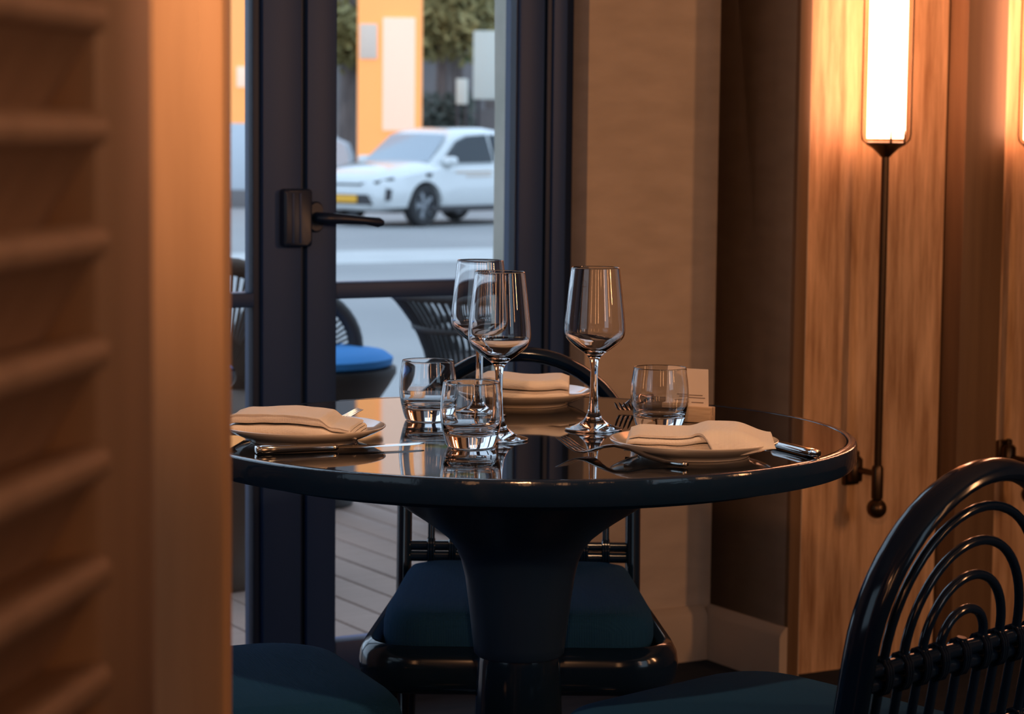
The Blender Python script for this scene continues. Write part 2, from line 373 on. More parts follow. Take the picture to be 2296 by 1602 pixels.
# ------------------------------------------------------------------ wall lamps
T_L = .327
def wall_lamp(name, s, label):
    base = ROOM @ Vector((s, -T_L, 0))
    t = thing(name, label, 'lamp', base, TH, 'tall tube lamps on the wood wall')
    zb = 1.137
    MB().lathe([(0, zb+.012), (.040, zb+.012), (.0405, zb+.02), (.0405, 1.93), (.038, 1.945), (0, 1.945)], 32).build('lit_tube', 'tube', t)
    MB().lathe([(.044, zb+.002), (.051, zb+.010), (.053, zb+.022), (.053, 1.94), (.047, 1.95)], 32).build('glass_sleeve', 'envelope', t)
    cup = MB().lathe([(0, zb-.026), (.010, zb-.026), (.015, zb-.020), (.028, zb-.008), (.042, zb), (.043, zb+.004), (.038, zb+.006), (0, zb+.006)], 32).build('cup', 'bronze', t)
    for a in (-.02, .016):
        MB().tube([(a, -.041, zb+.004), (a, -.0415, zb+.03)], [.003, .001], 6).build('prong', 'bronze', cup)
    MB().lathe([(0, 1.945), (.043, 1.945), (.03, 1.965), (.012, 1.98), (0, 1.98)], 32).build('top_cap', 'bronze', t)
    MB().tube([(0, 0, zb-.02), (0, 0, .385)], .0082, 12).build('rod', 'bronze', t)
    MB().lathe([(0, .387), (.012, .387), (.0125, .392), (.0125, .452), (.010, .458), (0, .458)], 16).build('sleeve', 'bronze', t)
    MB().lathe([(.0215*math.sin(PI*k/14), .366-.0215*math.cos(PI*k/14)) for k in range(15)], 24).build('ball_finial', 'bronze', t)
    br = MB()
    d = T_L-T_N
    br.tube([(0, 0, .440), (0, d-.012, .440)], .007, 10)
    br.lathe([(0, .415), (.016, .415), (.017, .42), (.017, .462), (.012, .468), (0, .468)], 16, (0, d-.020))
    br.box(-.02, .02, d-.012, d, .405, .478, .003)
    br.tube([(0, d-.02, .462), (0, d-.02, .482)], [.006, .0045], 10)
    br.build('wall_bracket', 'bronze', t)
    tb = MB(); tb.tube([(0, 0, 1.975), (0, d, 1.975)], .008, 10).box(-.02, .02, d-.012, d, 1.945, 2.005, .003); tb.build('top_bracket', 'bronze', t)
    return t
s_l1 = sx(1986, 325, T_L); s_l2 = sx(2336, 325, T_L)
wall_lamp('wall_lamp', s_l1, 'lit white tube wall lamp with long bronze rod and ball, fully inside the frame')
wall_lamp('wall_lamp', s_l2, 'second tube wall lamp, cut off by the right edge of the picture')

# ------------------------------------------------------------------ louvred shutter and post in the left foreground
dirw = Vector((math.sin(math.radians(8.6)), math.cos(math.radians(8.6)), 0))
far = at_y(350, 801, -2.015); far.z = 0
SH = Matrix.Translation(far) @ Matrix.Rotation(math.atan2(dirw.y, dirw.x), 4, 'Z')   # local x runs to the far end, -y faces the room
sh = bpy.data.objects.new('louvred_shutter', None); COL.objects.link(sh); sh.matrix_world = SH
tag(sh, 'blurred brown louvred shutter filling the left foreground', 'shutter')
sw = .085; x_n = -.52
child_box(sh, 'stile', 'shutter_shaded', -sw, 0, 0, .036, .0, 2.3, bev=.005)
child_box(sh, 'stile', 'shutter_shaded', x_n-.07, x_n, 0, .036, .0, 2.3, bev=.005)
child_box(sh, 'top_rail', 'shutter_shaded', x_n, -sw, .004, .034, 2.2, 2.3, bev=.004)
child_box(sh, 'bottom_rail', 'shutter_shaded', x_n, -sw, .004, .034, .0, .12, bev=.004)
child_box(sh, 'back_panel', 'shutter_shaded', x_n-.07, 0, .037, .045, .0, 2.3, bev=0)
zref = 1.152; pz = .0499
sl = None
for k in range(-20, 21):
    z = zref + k*pz
    if z < .15 or z > 2.17: continue
    if sl is None:
        # a slat: rounded nose to the room, sloping down towards the back
        outline = [(.000+.0085*math.cos(a), .0085*math.sin(a)) for a in [math.radians(d) for d in range(70, 271, 20)]] + [(.024, -pz+.004), (.032, -pz+.006), (.030, .002)]
        sl = MB().loft([[(xx, py, pz_) for py, pz_ in outline] for xx in (x_n, -sw)]).build('slat', 'shutter_shaded', sh, 50); o = sl
    else:
        o = sl.copy(); COL.objects.link(o); o.parent = sh
    o.location = (0, .003, z)
po = at_y(350, 801, -1.455); pe = at_y(521, 801, -1.41)
post = MB(); post.box(po.x-.05, pe.x, -1.455, -1.41, 0, ZC-.01, .006)
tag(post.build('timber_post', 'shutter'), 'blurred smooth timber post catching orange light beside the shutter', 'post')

# ------------------------------------------------------------------ table
R = .45
tb = thing('round_table', 'round black glass topped pedestal table laid for three', 'table')
z = TABLE_Z
MB().lathe([(0, z), (R-.0145, z), (R-.0135, z-.0012), (R-.0135, z-.006), (0, z-.006)], 160).build('glass_top', 'tabletop', tb)
MB().lathe([(R-.0125, z-.008), (R-.0125, z-.0012), (R-.0115, z+.0002), (R-.004, z+.0002), (R-.001, z-.0015), (R, z-.005), (R, z-.026), (R-.003, z-.0315), (R-.012, z-.033), (R-.02, z-.033), (R-.02, z-.008)], 160, close=True).build('rim', 'tablerim', tb)
MB().lathe([(0, z-.007), (R-.021, z-.007), (R-.021, z-.030), (R-.05, z-.0355), (R-.055, z-.044), (0, z-.044)], 128).build('underframe', 'pedestal', tb)
prof = [(0, .7055), (.268, .7055), (.265, .702), (.215, .686), (.180, .665), (.155, .647), (.132, .632), (.115, .620), (.099, .607), (.087, .592), (.080, .575), (.0745, .552), (.0695, .515), (.063, .460), (.0615, .448), (.058, .444), (0, .444)]
MB().lathe(prof, 96).build('pedestal_flare', 'pedestal', tb)
MB().lathe([(0, .444), (.055, .444), (.0565, .436), (.060, .36), (.066, .25), (.082, .14), (.12, .06), (.19, .026), (.235, .018), (.24, .010), (.24, 0), (0, 0)], 96).build('pedestal_base', 'lacquer', tb)

# ------------------------------------------------------------------ glasses
def wine_glass(x, y, label):
    t = thing('wine_glass', label, 'wine glass', (x, y, z), 0, 'wine glasses on the round table')
    out = [(0, .0), (.036, .0), (.0392, .0008), (.0396, .0018), (.038, .0026), (.030, .0045), (.020, .0085), (.0125, .015), (.0085, .023), (.0064, .034), (.0055, .050), (.0050, .068), (.0050, .082), (.0056, .092), (.0075, .098),
           (.0120, .1035), (.0200, .1090), (.0300, .1165), (.0375, .1235), (.0408, .1295), (.0415, .136), (.0412, .145), (.0398, .160), (.0370, .185), (.0344, .208), (.0328, .2215)]
    inn = [(.0320, .2220), (.0316, .2215), (.0333, .208), (.0359, .185), (.0387, .160), (.0401, .145), (.0404, .136), (.0396, .1305), (.0366, .1255), (.0295, .1195), (.0200, .1130), (.0110, .1085), (.0045, .1065), (0, .1060)]
    def sm(p, it=2):
        for _ in range(it):
            q = [p[0]]
            for a, b in zip(p, p[1:]):
                q += [(.75*a[0]+.25*b[0], .75*a[1]+.25*b[1]), (.25*a[0]+.75*b[0], .25*a[1]+.75*b[1])]
            q.append(p[-1]); p = q
        return p
    MB().lathe(sm(out)+sm(inn), 72).build('glass', 'glass', t, 60)
    return t
def tumbler(x, y, label):
    t = thing('tumbler', label, 'tumbler', (x, y, z), 0, 'water tumblers on the round table')
    out = [(0, .0012), (.024, .0012), (.0275, 0), (.0305, .0003), (.0322, .003), (.0350, .012), (.0383, .026), (.0400, .040), (.0402, .050), (.0392, .063), (.0376, .074), (.0362, .0835)]
    inn = [(.0356, .0840), (.0350, .0835), (.0363, .074), (.0379, .063), (.0389, .050), (.0386, .040), (.0366, .028), (.0325, .0205), (.0240, .0170), (.0120, .0158), (0, .0155)]
    def sm(p):
        q = [p[0]]
        for a, b in zip(p, p[1:]):
            q += [(.75*a[0]+.25*b[0], .75*a[1]+.25*b[1]), (.25*a[0]+.75*b[0], .25*a[1]+.75*b[1])]
        return q+[p[-1]]
    MB().lathe(sm(sm(out))+sm(sm(inn)), 72).build('glass', 'glass', t, 60)
    return t
EPS = .0004
z += EPS
wine_glass(.0985, .030, 'empty wine glass standing alone, rightmost of the three wine glasses')
wine_glass(-.0305, -.085, 'empty wine glass in front, middle of the three wine glasses')
wine_glass(-.0600, .185, 'empty wine glass at the back left, overlapped by another wine glass')
tumbler(.190, .055, 'empty tumbler in front of the small menu card')
tumbler(-.0655, -.155, 'empty tumbler standing nearest the table front edge')
tumbler(-.1315, .125, 'empty tumbler at the back left, leftmost of the tumblers')

# ------------------------------------------------------------------ plates
def plate(x, y, label):
    t = thing('plate', label, 'plate', (x, y, z), 0, 'stoneware plates on the round table')
    pr = [(0, .0035), (.062, .0035), (.0645, .0), (.0695, .0), (.0715, .0035), (.082, .0065), (.094, .0115), (.1035, .0165), (.1062, .0188), (.1066, .0200), (.1058, .0207), (.1045, .0203), (.093, .0148), (.080, .0105), (.066, .0082), (.03, .0078), (0, .0078)]
    MB().lathe(pr, 96).build('dish', 'plate', t, 60); return t
P_R = (.217, -.212); P_L = (-.284, -.110); P_B = (.000, .338)
plate(*P_R, 'round plate on the right with a draped napkin')
plate(*P_L, 'round plate on the left, partly hidden by the shutter post')
plate(*P_B, 'round plate at the far side of the table')

# ------------------------------------------------------------------ napkins
def napkin(name, label, x, y, rz, L, W, layers, pitch, th, ns, drape=None, warp=None, seed=0):
    t = thing(name, label, 'napkin', (x, y, z+.0095), rz, 'folded linen napkins')
    rings = []
    for i in range(ns+1):
        u = i/ns; X = (u-.5)*L
        cl = []; front = -W/2; back = W/2; zz = th/2+.0002; direction = -1   # start at the back, run to the front
        m_ = 12
        for l in range(layers):
            inset = .003*math.sin(l*2.1+seed)
            a = (back-inset if direction < 0 else front+inset); b = (front+inset if direction < 0 else back-inset)
            for k in range(m_+1):
                f = k/m_; cl.append((a+(b-a)*f, zz))
            if l < layers-1:
                for k in range(1, 6):
                    ang = PI*k/6; r_ = pitch/2
                    cl.append((b+direction*r_*math.sin(ang), zz+r_-r_*math.cos(ang)))
                zz += pitch; direction = -direction
            else:
                dl = drape(u) if drape else 0
                for k in range(1, 9):
                    s_ = dl*k/8; h0 = zz-th*.5
                    if dl <= 0: cl.append((b+direction*.0004*k, zz)); continue
                    ang = min(s_/.020, PI*.44); yy = b+direction*(.020*math.sin(ang)+max(0, s_-.020*PI*.44)*.28); z_ = zz-.020*(1-math.cos(ang))-max(0, s_-.020*PI*.44)*.95
                    cl.append((yy, max(z_, th/2)))
        # offset to both sides
        left = []; right = []; n = len(cl)
        for k in range(n):
            a = cl[max(k-1, 0)]; b = cl[min(k+1, n-1)]
            tx, tz = b[0]-a[0], b[1]-a[1]; q = math.hypot(tx, tz) or 1
            nx, nz = -tz/q*th/2, tx/q*th/2
            left.append((cl[k][0]+nx, cl[k][1]+nz)); right.append((cl[k][0]-nx, cl[k][1]-nz))
        ring = []
        for (py, pz_) in left+right[::-1]:
            p = Vector((X, py, pz_))
            e = min(u, 1-u)*L                      # soften the ends
            p.z *= (.86+.14*min(1, e/.012))
            if warp: p = Vector(warp(u, p))
            nz_ = noise.noise(Vector((p.x*38+seed, p.y*38, p.z*40)))
            n2 = noise.noise(Vector((p.x*14+seed*3, p.y*16, 5)))
            p.z += .0012*nz_*min(1, p.z/.006)+.0022*n2*min(1, p.z/.012); p.y += .0016*noise.noise(Vector((p.x*30, p.z*200, seed+9)))
            p.z = max(p.z, .0002)
            ring.append(p)
        rings.append(ring)
    MB().loft(rings).build('cloth', 'linen', t, 70)
    return t
def ss(a, b, v):
    v = max(0, min(1, (v-a)/(b-a))); return v*v*(3-2*v)
# right: layered folds on the left half, smooth drape over the right half
def warp_r(u, p):
    h = p.z
    q = h*(.86+.26*ss(.42, .58, u)); wq = ss(.74, 1.0, u)
    p.z = q*(1-wq)+(.0085+.20*q)*wq
    p.y += .012*(u-.5) - .004*math.sin(u*9)
    p.x += .014*(.5-u)*min(1, h/.02)*(1 if u < .5 else .3)
    return p
napkin('napkin', 'napkin folded in layers with a smooth draped end on the right plate', P_R[0]+.007, P_R[1]+.004, math.radians(-4), .188, .098, 5, .0052, .0034, 60,
       drape=lambda u: .046*ss(.46, .66, u), warp=warp_r, seed=1.3)
def warp_l(u, p):
    h = p.z
    p.z = h*(1.14-.12*ss(.3, .75, u)-.42*ss(.74, .86, u)) + .003*math.sin(PI*u)*min(1, h/.01)
    p.y += -.010*(u-.5)+.003*math.sin(u*7)
    p.x -= .010*min(1, h/.02)*ss(.5, 1, u)
    return p
napkin('napkin', 'napkin folded into stacked layers on the left plate', P_L[0]-.008, P_L[1]+.004, math.radians(-6), .172, .100, 4, .0063, .0038, 60, warp=warp_l, seed=4.1)
def warp_b(u, p):
    p.z = p.z*(1.06-.05*u)+.0018*math.sin(u*8); p.y += .002*math.sin(u*6); return p
napkin('napkin', 'napkin folded to a flat rectangle on the far plate', P_B[0]+.004, P_B[1]-.004, math.radians(-2), .136, .10, 4, .0080, .0062, 44, warp=warp_b, seed=8.2)

# ------------------------------------------------------------------ cutlery
def cut_loft(stations, n=5):
    rings = []
    for (X, Z, hw, hh) in stations:
        rings.append([(X, py, Z+pz_) for py, pz_ in rrect(hw, hh, min(hw, hh)*.92, n)])
    return rings
def fork(x, y, rz, label):
    t = thing('fork', label, 'fork', (x, y, z), rz, 'forks on the round table')
    mb = MB()
    def zc(X):   # height of the centre line above the table
        pts = [(0, .0045), (.02, .0035), (.05, .0065), (.095, .0150), (.120, .0165), (.140, .0105), (.155, .0045), (.168, .0042), (.185, .0095), (.205, .0185)]
        for (a, za), (b, zb) in zip(pts, pts[1:]):
            if a <= X <= b:
                f = (X-a)/(b-a); f = f*f*(3-2*f); return za+(zb-za)*f
        return pts[-1][1]
    stt = []
    for X, hw, hh in ((0, .002, .0015), (.0015, .0052, .0026), (.004, .0060, .0030), (.007, .0056, .0026), (.008, .0066, .0031), (.03, .0062, .0028), (.06, .0048, .0024), (.09, .0036, .0021), (.115, .0033, .0020), (.130, .0042, .0018), (.140, .0072, .0015), (.148, .0104, .0012), (.156, .0118, .0011), (.164, .0122, .0010)):
        stt.append((X, zc(X), hw, hh))
    mb.loft(cut_loft(stt))
    for yy in (-.0102, -.0034, .0034, .0102):
        rings = []
        for X, hw, hh in ((.161, .0024, .0010), (.170, .0021, .0010), (.185, .0018, .0010), (.198, .0014, .0009), (.205, .0006, .0005)):
            rings.append([(X, yy*(1-.06*(X-.16)/.045)+py, zc(X)+pz_) for py, pz_ in rrect(hw, hh, min(hw, hh)*.9, 3)])
        mb.loft(rings)
    mb.build('fork_body', 'steel', t, 60); return t
def knife(x, y, rz, label):
    t = thing('knife', label, 'knife', (x, y, z), rz, 'knives on the round table')
    h = MB().loft(cut_loft([(0, .0052, .003, .002), (.001, .0052, .0078, .0046), (.004, .0052, .0082, .0050), (.006, .0050, .0074, .0042), (.008, .0052, .0082, .0050), (.03, .0050, .0078, .0048), (.07, .0050, .0068, .0044), (.098, .0050, .0075, .0046), (.105, .0048, .0060, .0040), (.108, .0048, .003, .002)]))
    h.build('handle', 'steel', t, 50)
    b = MB(); rings = []
    for X, a, c in ((.104, -.004, .004), (.112, -.007, .006), (.125, -.0095, .0065), (.17, -.0100, .0068), (.20, -.0085, .0066), (.216, -.004, .0060), (.224, .003, .0045)):
        rings.append([(X, a, .0042), (X, a+.003, .0036), (X, c, .0034), (X, c, .0052), (X, a+.003, .0048)])
    b.loft(rings).build('blade', 'steel', t, 30); return t
fe = Vector((.200, -.332)); ft = Vector((.046, -.190)); dd = ft-fe
fork(fe.x, fe.y, math.atan2(dd.y, dd.x), 'fork at the table front edge beside the right plate')
fork(.196, .392, math.atan2(-.197, -.052), 'fork with tines toward the viewer between wine glass and tumbler')
fork(-.410, .002, math.atan2(.083, .184), 'fork peeking out behind the left napkin')
knife(-.333, -.247, math.radians(21), 'knife in front of the left plate, blade behind the front tumbler')
knife(.369, -.232, math.radians(113), 'knife whose handle end shows right of the right plate')

# ------------------------------------------------------------------ menu card in its wooden block
cb = thing('menu_card_stand', 'small pale wooden block holding an upright printed card', 'card stand', (.236, .135, z), math.radians(-24))
MB().box(-.036, .036, -.011, .011, 0, .0215, .0008).build('block', 'pale_wood', cb)
MB().box(.0355, .0362, -.0012, .0006, .010, .0216).build('slot', 'ink', cb)
card = MB(); lean = .22
def cpt(X, Z, d): return (X, -.001+Z*lean*.6+d, .018+Z)
card.loft([[cpt(-.034, 0, 0), cpt(-.034, 0, .0006), cpt(-.034, .056, .0006), cpt(-.034, .056, 0)], [cpt(.030, 0, 0), cpt(.030, 0, .0006), cpt(.026, .056, .0006), cpt(.026, .056, 0)]])
cdo = card.build('card', 'paper', cb, 20)
ln = MB()
for (x0, x1, zz) in ((-.016, .020, .0185), (-.012, .024, .0150), (.004, .022, .0085), (-.020, .000, .0085)):
    ln.loft([[cpt(x0, zz, -.0003), cpt(x0, zz, 0), cpt(x0, zz+.0013, 0), cpt(x0, zz+.0013, -.0003)], [cpt(x1, zz, -.0003), cpt(x1, zz, 0), cpt(x1, zz+.0013, 0), cpt(x1, zz+.0013, -.0003)]])
ln.build('print', 'ink', cdo, 20)
z = TABLE_Z

# ------------------------------------------------------------------ chairs (local: +y faces forward, back at y = 0)
ZR, ZL = .58, .474                       # upper and lower rail of the backrest
RECL = .17
def back_pt(X, Z):                       # point in the reclined back plane
    return Vector((X, -(Z-.44)*RECL, Z))
def arch(a, h, straight=.02, n=28, z0=ZR):
    pts = [back_pt(-a, z0-.012), back_pt(-a, z0+straight*.5)]
    for k in range(n+1):
        an = PI*(1-k/n); pts.append(back_pt(a*math.cos(an), z0+straight+(h-straight)*math.sin(an)))
    pts += [back_pt(a, z0+straight*.5), back_pt(a, z0-.012)]
    return pts
def dining_chair(label, loc, rz):
    t = thing('dining_chair', label, 'chair', loc, rz, 'black lacquered arch back chairs around the table')
    bn = Vector((0, 1, RECL)).normalized()
    a = .186
    pts = [back_pt(-a, .20), back_pt(-a, .40)]+arch(a, .2125, .03)+[back_pt(a, .40), back_pt(a, .20)]
    pts[0].y += .02; pts[-1].y += .02
    MB().tube(pts, .0125, 14, up=bn, oval=(1.65, 1.0)).build('back_frame', 'lacquer', t)
    for r_, h in ((.040, .055), (.073, .094), (.107, .133), (.142, .172)):
        MB().tube(arch(r_, h), .0056, 10).build('back_arc', 'lacquer', t)
    MB().tube([back_pt(0, ZR-.02), back_pt(0, ZR+.022)], .0056, 10).build('back_peg', 'lacquer', t)
    for nm, zz in (('upper_rail', ZR), ('lower_rail', ZL)):
        rl = MB()
        for dz in (-.0085, .0085): rl.tube([back_pt(-a, zz+dz), back_pt(a, zz+dz)], .0085, 10)
        ro = rl.build(nm, 'lacquer', t)
        for X in (-.142, -.107, -.073, -.04, 0, .04, .073, .107, .142):
            c = back_pt(X, zz); bd = MB()
            for q in (-.0042, 0, .0042):
                bd.tube([Vector((c.x+q, c.y+.0125*math.cos(an), c.z+.0205*math.sin(an))) for an in [2*PI*k/12 for k in range(12)]], .0023, 6, closed=True)
            bd.build('binding', 'lacquer', ro)
    for X in (-.142, -.107, -.073, -.04, 0, .04, .073, .107, .142):
        MB().tube([back_pt(X, ZL), back_pt(X, ZR)], .0056, 10).build('spindle', 'lacquer', t)
    # seat frame: bent loop, wider at the front with round corners
    def loop(w0, w1, yb, yf, r, n=8):
        cs = [(-w0, yb), (-w1, yf), (w1, yf), (w0, yb)]; out = []
        for i in range(4):
            p = Vector(cs[i]); a_ = (Vector(cs[i-1])-p).normalized(); b_ = (Vector(cs[(i+1) % 4])-p).normalized()
            rr = r if i in (1, 2) else r*.45
            A, B = p+a_*rr, p+b_*rr
            for k in range(n+1):
                f = k/n; q = A*(1-f)**2+p*2*f*(1-f)+B*f*f; out.append(q)
        return out
    lp = loop(.185, .222, .0, .455, .085)
    MB().tube([(p.x, p.y, .383) for p in lp], .0185, 12, closed=True, up=(0, 0, 1), oval=(1.9, 1.0)).build('seat_frame', 'lacquer', t)
    # cushion
    rings = []
    lpc = loop(.178, .205, .012, .444, .10)
    cx_, cy_ = 0, .225
    for f, zz in ((.95, .392), (.985, .400), (1.0, .418), (.998, .438), (.98, .452), (.94, .462), (.85, .468), (.6, .472), (.3, .474)):
        rings.append([(cx_+(p.x-cx_)*f, cy_+(p.y-cy_)*f, zz) for p in lpc])
    MB().loft(rings).build('cushion', 'navy', t, 80)
    for X, Y, X2, Y2 in ((-.175, .02, -.19, -.05), (.175, .02, .19, -.05), (-.19, .40, -.20, .42), (.19, .40, .20, .42)):
        MB().tube([(X, Y, .39), (X2, Y2, .0)], [.017, .013], 12).build('leg', 'lacquer', t)
    MB().box(-.17, .17, .02, .40, .372, .404, .008).build('seat_panel', 'lacquer', t)
    return t
def face(v): return math.atan2(v[1], v[0])-PI/2
dining_chair('arch back dining chair on the far side of the table, facing the viewer', (0.000, .615, 0), face((0, -1)))
dining_chair('arch back dining chair at the lower right, seen from behind', (.468, -.575, 0), face((-.70, .715)))
dining_chair('dining chair at the lower left, only its navy seat showing', (-.605, -.345, 0), face((.925, .38)))

# ------------------------------------------------------------------ terrace and street
dk = struct_empty('terrace_deck', ROOM, 'weathered wooden terrace deck outside the door', 'deck')
MB().box(-6, 3, .30, 4.6, -.16, -.03).build('substructure', 'frame_dark', dk)
pl = None
for i in range(74):
    if pl is None:
        pl = MB().box(0, .112, .20, 4.6, -.03, 0, .003).build('plank', 'deck', dk, 30); o = pl
    else:
        o = pl.copy(); COL.objects.link(o); o.parent = dk
    o.location = (-6+i*.121, 0, random.uniform(-.0015, .0))
GZ = -.35
struct('street', 'asphalt', MB().box(-90, 90, 4.0, 160, GZ-.2, GZ), 'pale grey street beyond the terrace', 'street', Matrix.Translation((0, 0, 0)))
def marking(px0, py0, px1, py1, h0, h1):
    a = at_z(px0, py0, GZ); b = at_z(px1, py0+(py1-py0)*.0, GZ)
    p = [at_z(px0, h0, GZ), at_z(px1, h0-(py0-py1), GZ), at_z(px1, h1-(py0-py1), GZ), at_z(px0, h1, GZ)]
    mb = MB(); mb.add([(q.x, q.y, GZ) for q in p]+[(q.x, q.y, GZ+.012) for q in p], [(3, 2, 1, 0), (4, 5, 6, 7), (0, 1, 5, 4), (1, 2, 6, 5), (2, 3, 7, 6), (3, 0, 4, 7)])
    return tag(mb.build('road_marking', 'marking', None, 20), 'pale worn stripe painted across the street', 'road marking', None, 'structure')
marking(300, 585, 1500, 560, 603, 575)

# ------------------------------------------------------------------ car
def car():
    q = math.radians(39); h = Vector((-math.sin(q), -math.cos(q), 0)); p = Vector((math.cos(q), -math.sin(q), 0))
    wheel = at_z(945, 509, GZ)
    c = wheel-h*1.30-p*.80
    t = thing('white_car', 'white sport utility car parked across the street', 'car', (c.x, c.y, GZ), math.atan2(h.y, h.x))
    # local: x forward, y left of the car (the camera side is y = +)
    sgn = 1
    st = [ # x, half width, sill z, shoulder z, top z (bonnet/boot deck)
        (-2.22, .62, .45, .80, .98), (-2.18, .78, .36, .85, 1.04), (-2.0, .86, .30, .92, 1.10), (-1.5, .915, .26, .96, 1.10), (-.8, .925, .25, .95, 1.06),
        (0, .925, .25, .93, 1.03), (.6, .925, .25, .92, 1.02), (.95, .92, .25, .91, 1.04), (1.3, .91, .26, .88, 1.02), (1.7, .88, .26, .82, .96), (1.95, .83, .26, .76, .90), (2.10, .74, .26, .68, .83), (2.18, .60, .28, .60, .76), (2.21, .42, .31, .55, .70)]
    rings = []
    for x_, hw, zs_, zsh, zt in st:
        half = [(0, zs_), (hw*.80, zs_), (hw*.95, zs_+.06), (hw, zs_+.20), (hw*1.0, (zs_+zsh)/2+.05), (hw*.985, zsh), (hw*.93, zsh+.05), (hw*.80, zt-.02), (hw*.5, zt+.01), (0, zt+.02)]
        rings.append([(x_, y_, z_) for y_, z_ in half]+[(x_, -y_, z_) for y_, z_ in half[-2:0:-1]])
    body = MB().loft(rings).build('body', 'car_paint', t, 35)
    # wheel arches cut out
    cutter = MB()
    for X in (1.30, -1.38):
        for s_ in (1, -1):
            cutter.loft([[(X+.385*math.cos(a), yy, .35+.385*math.sin(a)) for a in [2*PI*k/28 for k in range(28)]] for yy in (s_*.60, s_*1.1)])
    co = cutter.build('cutter', 'car_trim', t, 0)
    mo = body.modifiers.new('b', 'BOOLEAN'); mo.object = co; mo.operation = 'DIFFERENCE'; mo.solver = 'EXACT'
    dg = bpy.context.evaluated_depsgraph_get(); me = bpy.data.meshes.new_from_object(body.evaluated_get(dg)); body.modifiers.clear(); body.data = me
    bpy.data.objects.remove(co)
    MB().box(-1.9, 1.75, -.62, .62, .22, .75, .05).build('chassis', 'car_trim', t)
    # greenhouse
    gh = [(-2.02, .66, 1.08), (-1.75, .68, 1.36), (-1.2, .69, 1.53), (-.4, .70, 1.60), (.10, .69, 1.58), (.42, .67, 1.50), (1.02, .66, 1.03)]
    rr = []
    for x_, hw, zt in gh:
        zb = .95
        half = [(0, zb), (.84, zb), (.83, min(1.0, zt)), (.5*(.83+hw), zb+(zt-zb)*.55), (hw+.02, zb+(zt-zb)*.86), (hw*.86, zt-.01), (hw*.5, zt), (0, zt+.005)]
        rr.append([(x_, y_, z_) for y_, z_ in half]+[(x_, -y_, z_) for y_, z_ in half[-2:0:-1]])
    MB().loft(rr).build('roof', 'car_paint', t, 40)
    ws = MB(); 
    ws.loft([[(x_, y_, z_) for y_, z_ in ((-.74, 0), (-.45, 0), (0, 0), (.45, 0), (.74, 0))] for x_, z_ in ((0, 0),)] and
            [[(1.035, -.70, 1.035), (1.07, -.4, 1.035), (1.08, 0, 1.035), (1.07, .4, 1.035), (1.035, .70, 1.035)], [(.475, -.60, 1.475), (.50, -.35, 1.485), (.505, 0, 1.49), (.50, .35, 1.485), (.475, .60, 1.475)]], closed=False, caps=False)
    ws.build('windscreen', 'windscreen', t, 60)
    for s_ in (1, -1):
        sw_ = MB()
        o_ = [(.82, 1.02), (.40, 1.36), (.15, 1.45), (-.35, 1.48), (-.42, 1.03)]
        sw_.loft([[(x_, s_*(.855-(z_-1.0)*.24+d), z_) for x_, z_ in o_] for d in (-.05, .012)]); sw_.build('side_window', 'car_glass', t, 20)
        o_ = [(-.50, 1.04), (-.44, 1.48), (-1.05, 1.46), (-1.5, 1.30), (-1.45, 1.08)]
        sw2 = MB(); sw2.loft([[(x_, s_*(.855-(z_-1.0)*.24+d), z_) for x_, z_ in o_] for d in (-.05, .012)]); sw2.build('side_window', 'car_glass', t, 20)
        mr = MB(); mr.loft([[(.74+dx, s_*(.93+py), 1.05+pz_) for py, pz_ in rrect(.12*k, .075*k, .05*k, 4)] for dx, k in ((-.06, .8), (0, 1), (.08, .9), (.12, .5))]); mr.build('mirror', 'car_paint', t)
        MB().box(1.18, 1.30, s_*.895, s_*.925, .80, .86, .008).build('fender_vent', 'car_trim', t)
        # front corner intake, headlamp
        ik = MB(); ik.loft([[(x_, s_*y_, z_) for x_, y_, z_ in ((2.06+d, .74, .42), (2.02+d, .79, .44), (2.0+d, .80, .60), (2.05+d, .75, .62))] for d in (-.03, .05)]); ik.build('corner_intake', 'car_trim', t, 30)
        hl = MB(); hl.loft([[(2.21+.01, s_*.30, .70), (2.18+.01, s_*.30, .665), (2.21, s_*.3, .66)], [(2.14, s_*.62, .74), (2.15, s_*.62, .69), (2.12, s_*.62, .69)], [(1.98, s_*.80, .80), (1.97, s_*.82, .76), (1.95, s_*.80, .75)]]); hl.build('headlamp', 'car_trim', t, 30)
        MB().box(-1.2, 1.2, s_*.86, s_*.93, .24, .33, .015).build('sill', 'car_trim', t)
    gr = MB(); gr.loft([[(2.235-d, y_, z_) for y_, z_ in ((-.56, .36), (.56, .36), (.46, .52), (-.46, .52))] for d in (0, .15)]); gr.build('lower_grille', 'car_trim', t, 20)
    MB().box(2.235, 2.25, -.26, .26, .385, .505, .004).build('number_plate', 'plate_yellow', t)
    MB().box(2.19, 2.226, -.34, .34, .662, .690, .005).build('grille_line', 'car_trim', t)
    dc = MB().box(-.30, .60, .925, .932, .86, .885, .001); dc.build('door_decal', 'decal', t)
    MB().box(-.30, .35, .925, .932, .80, .82, .001).build('door_decal', 'decal', t)
    proto = None
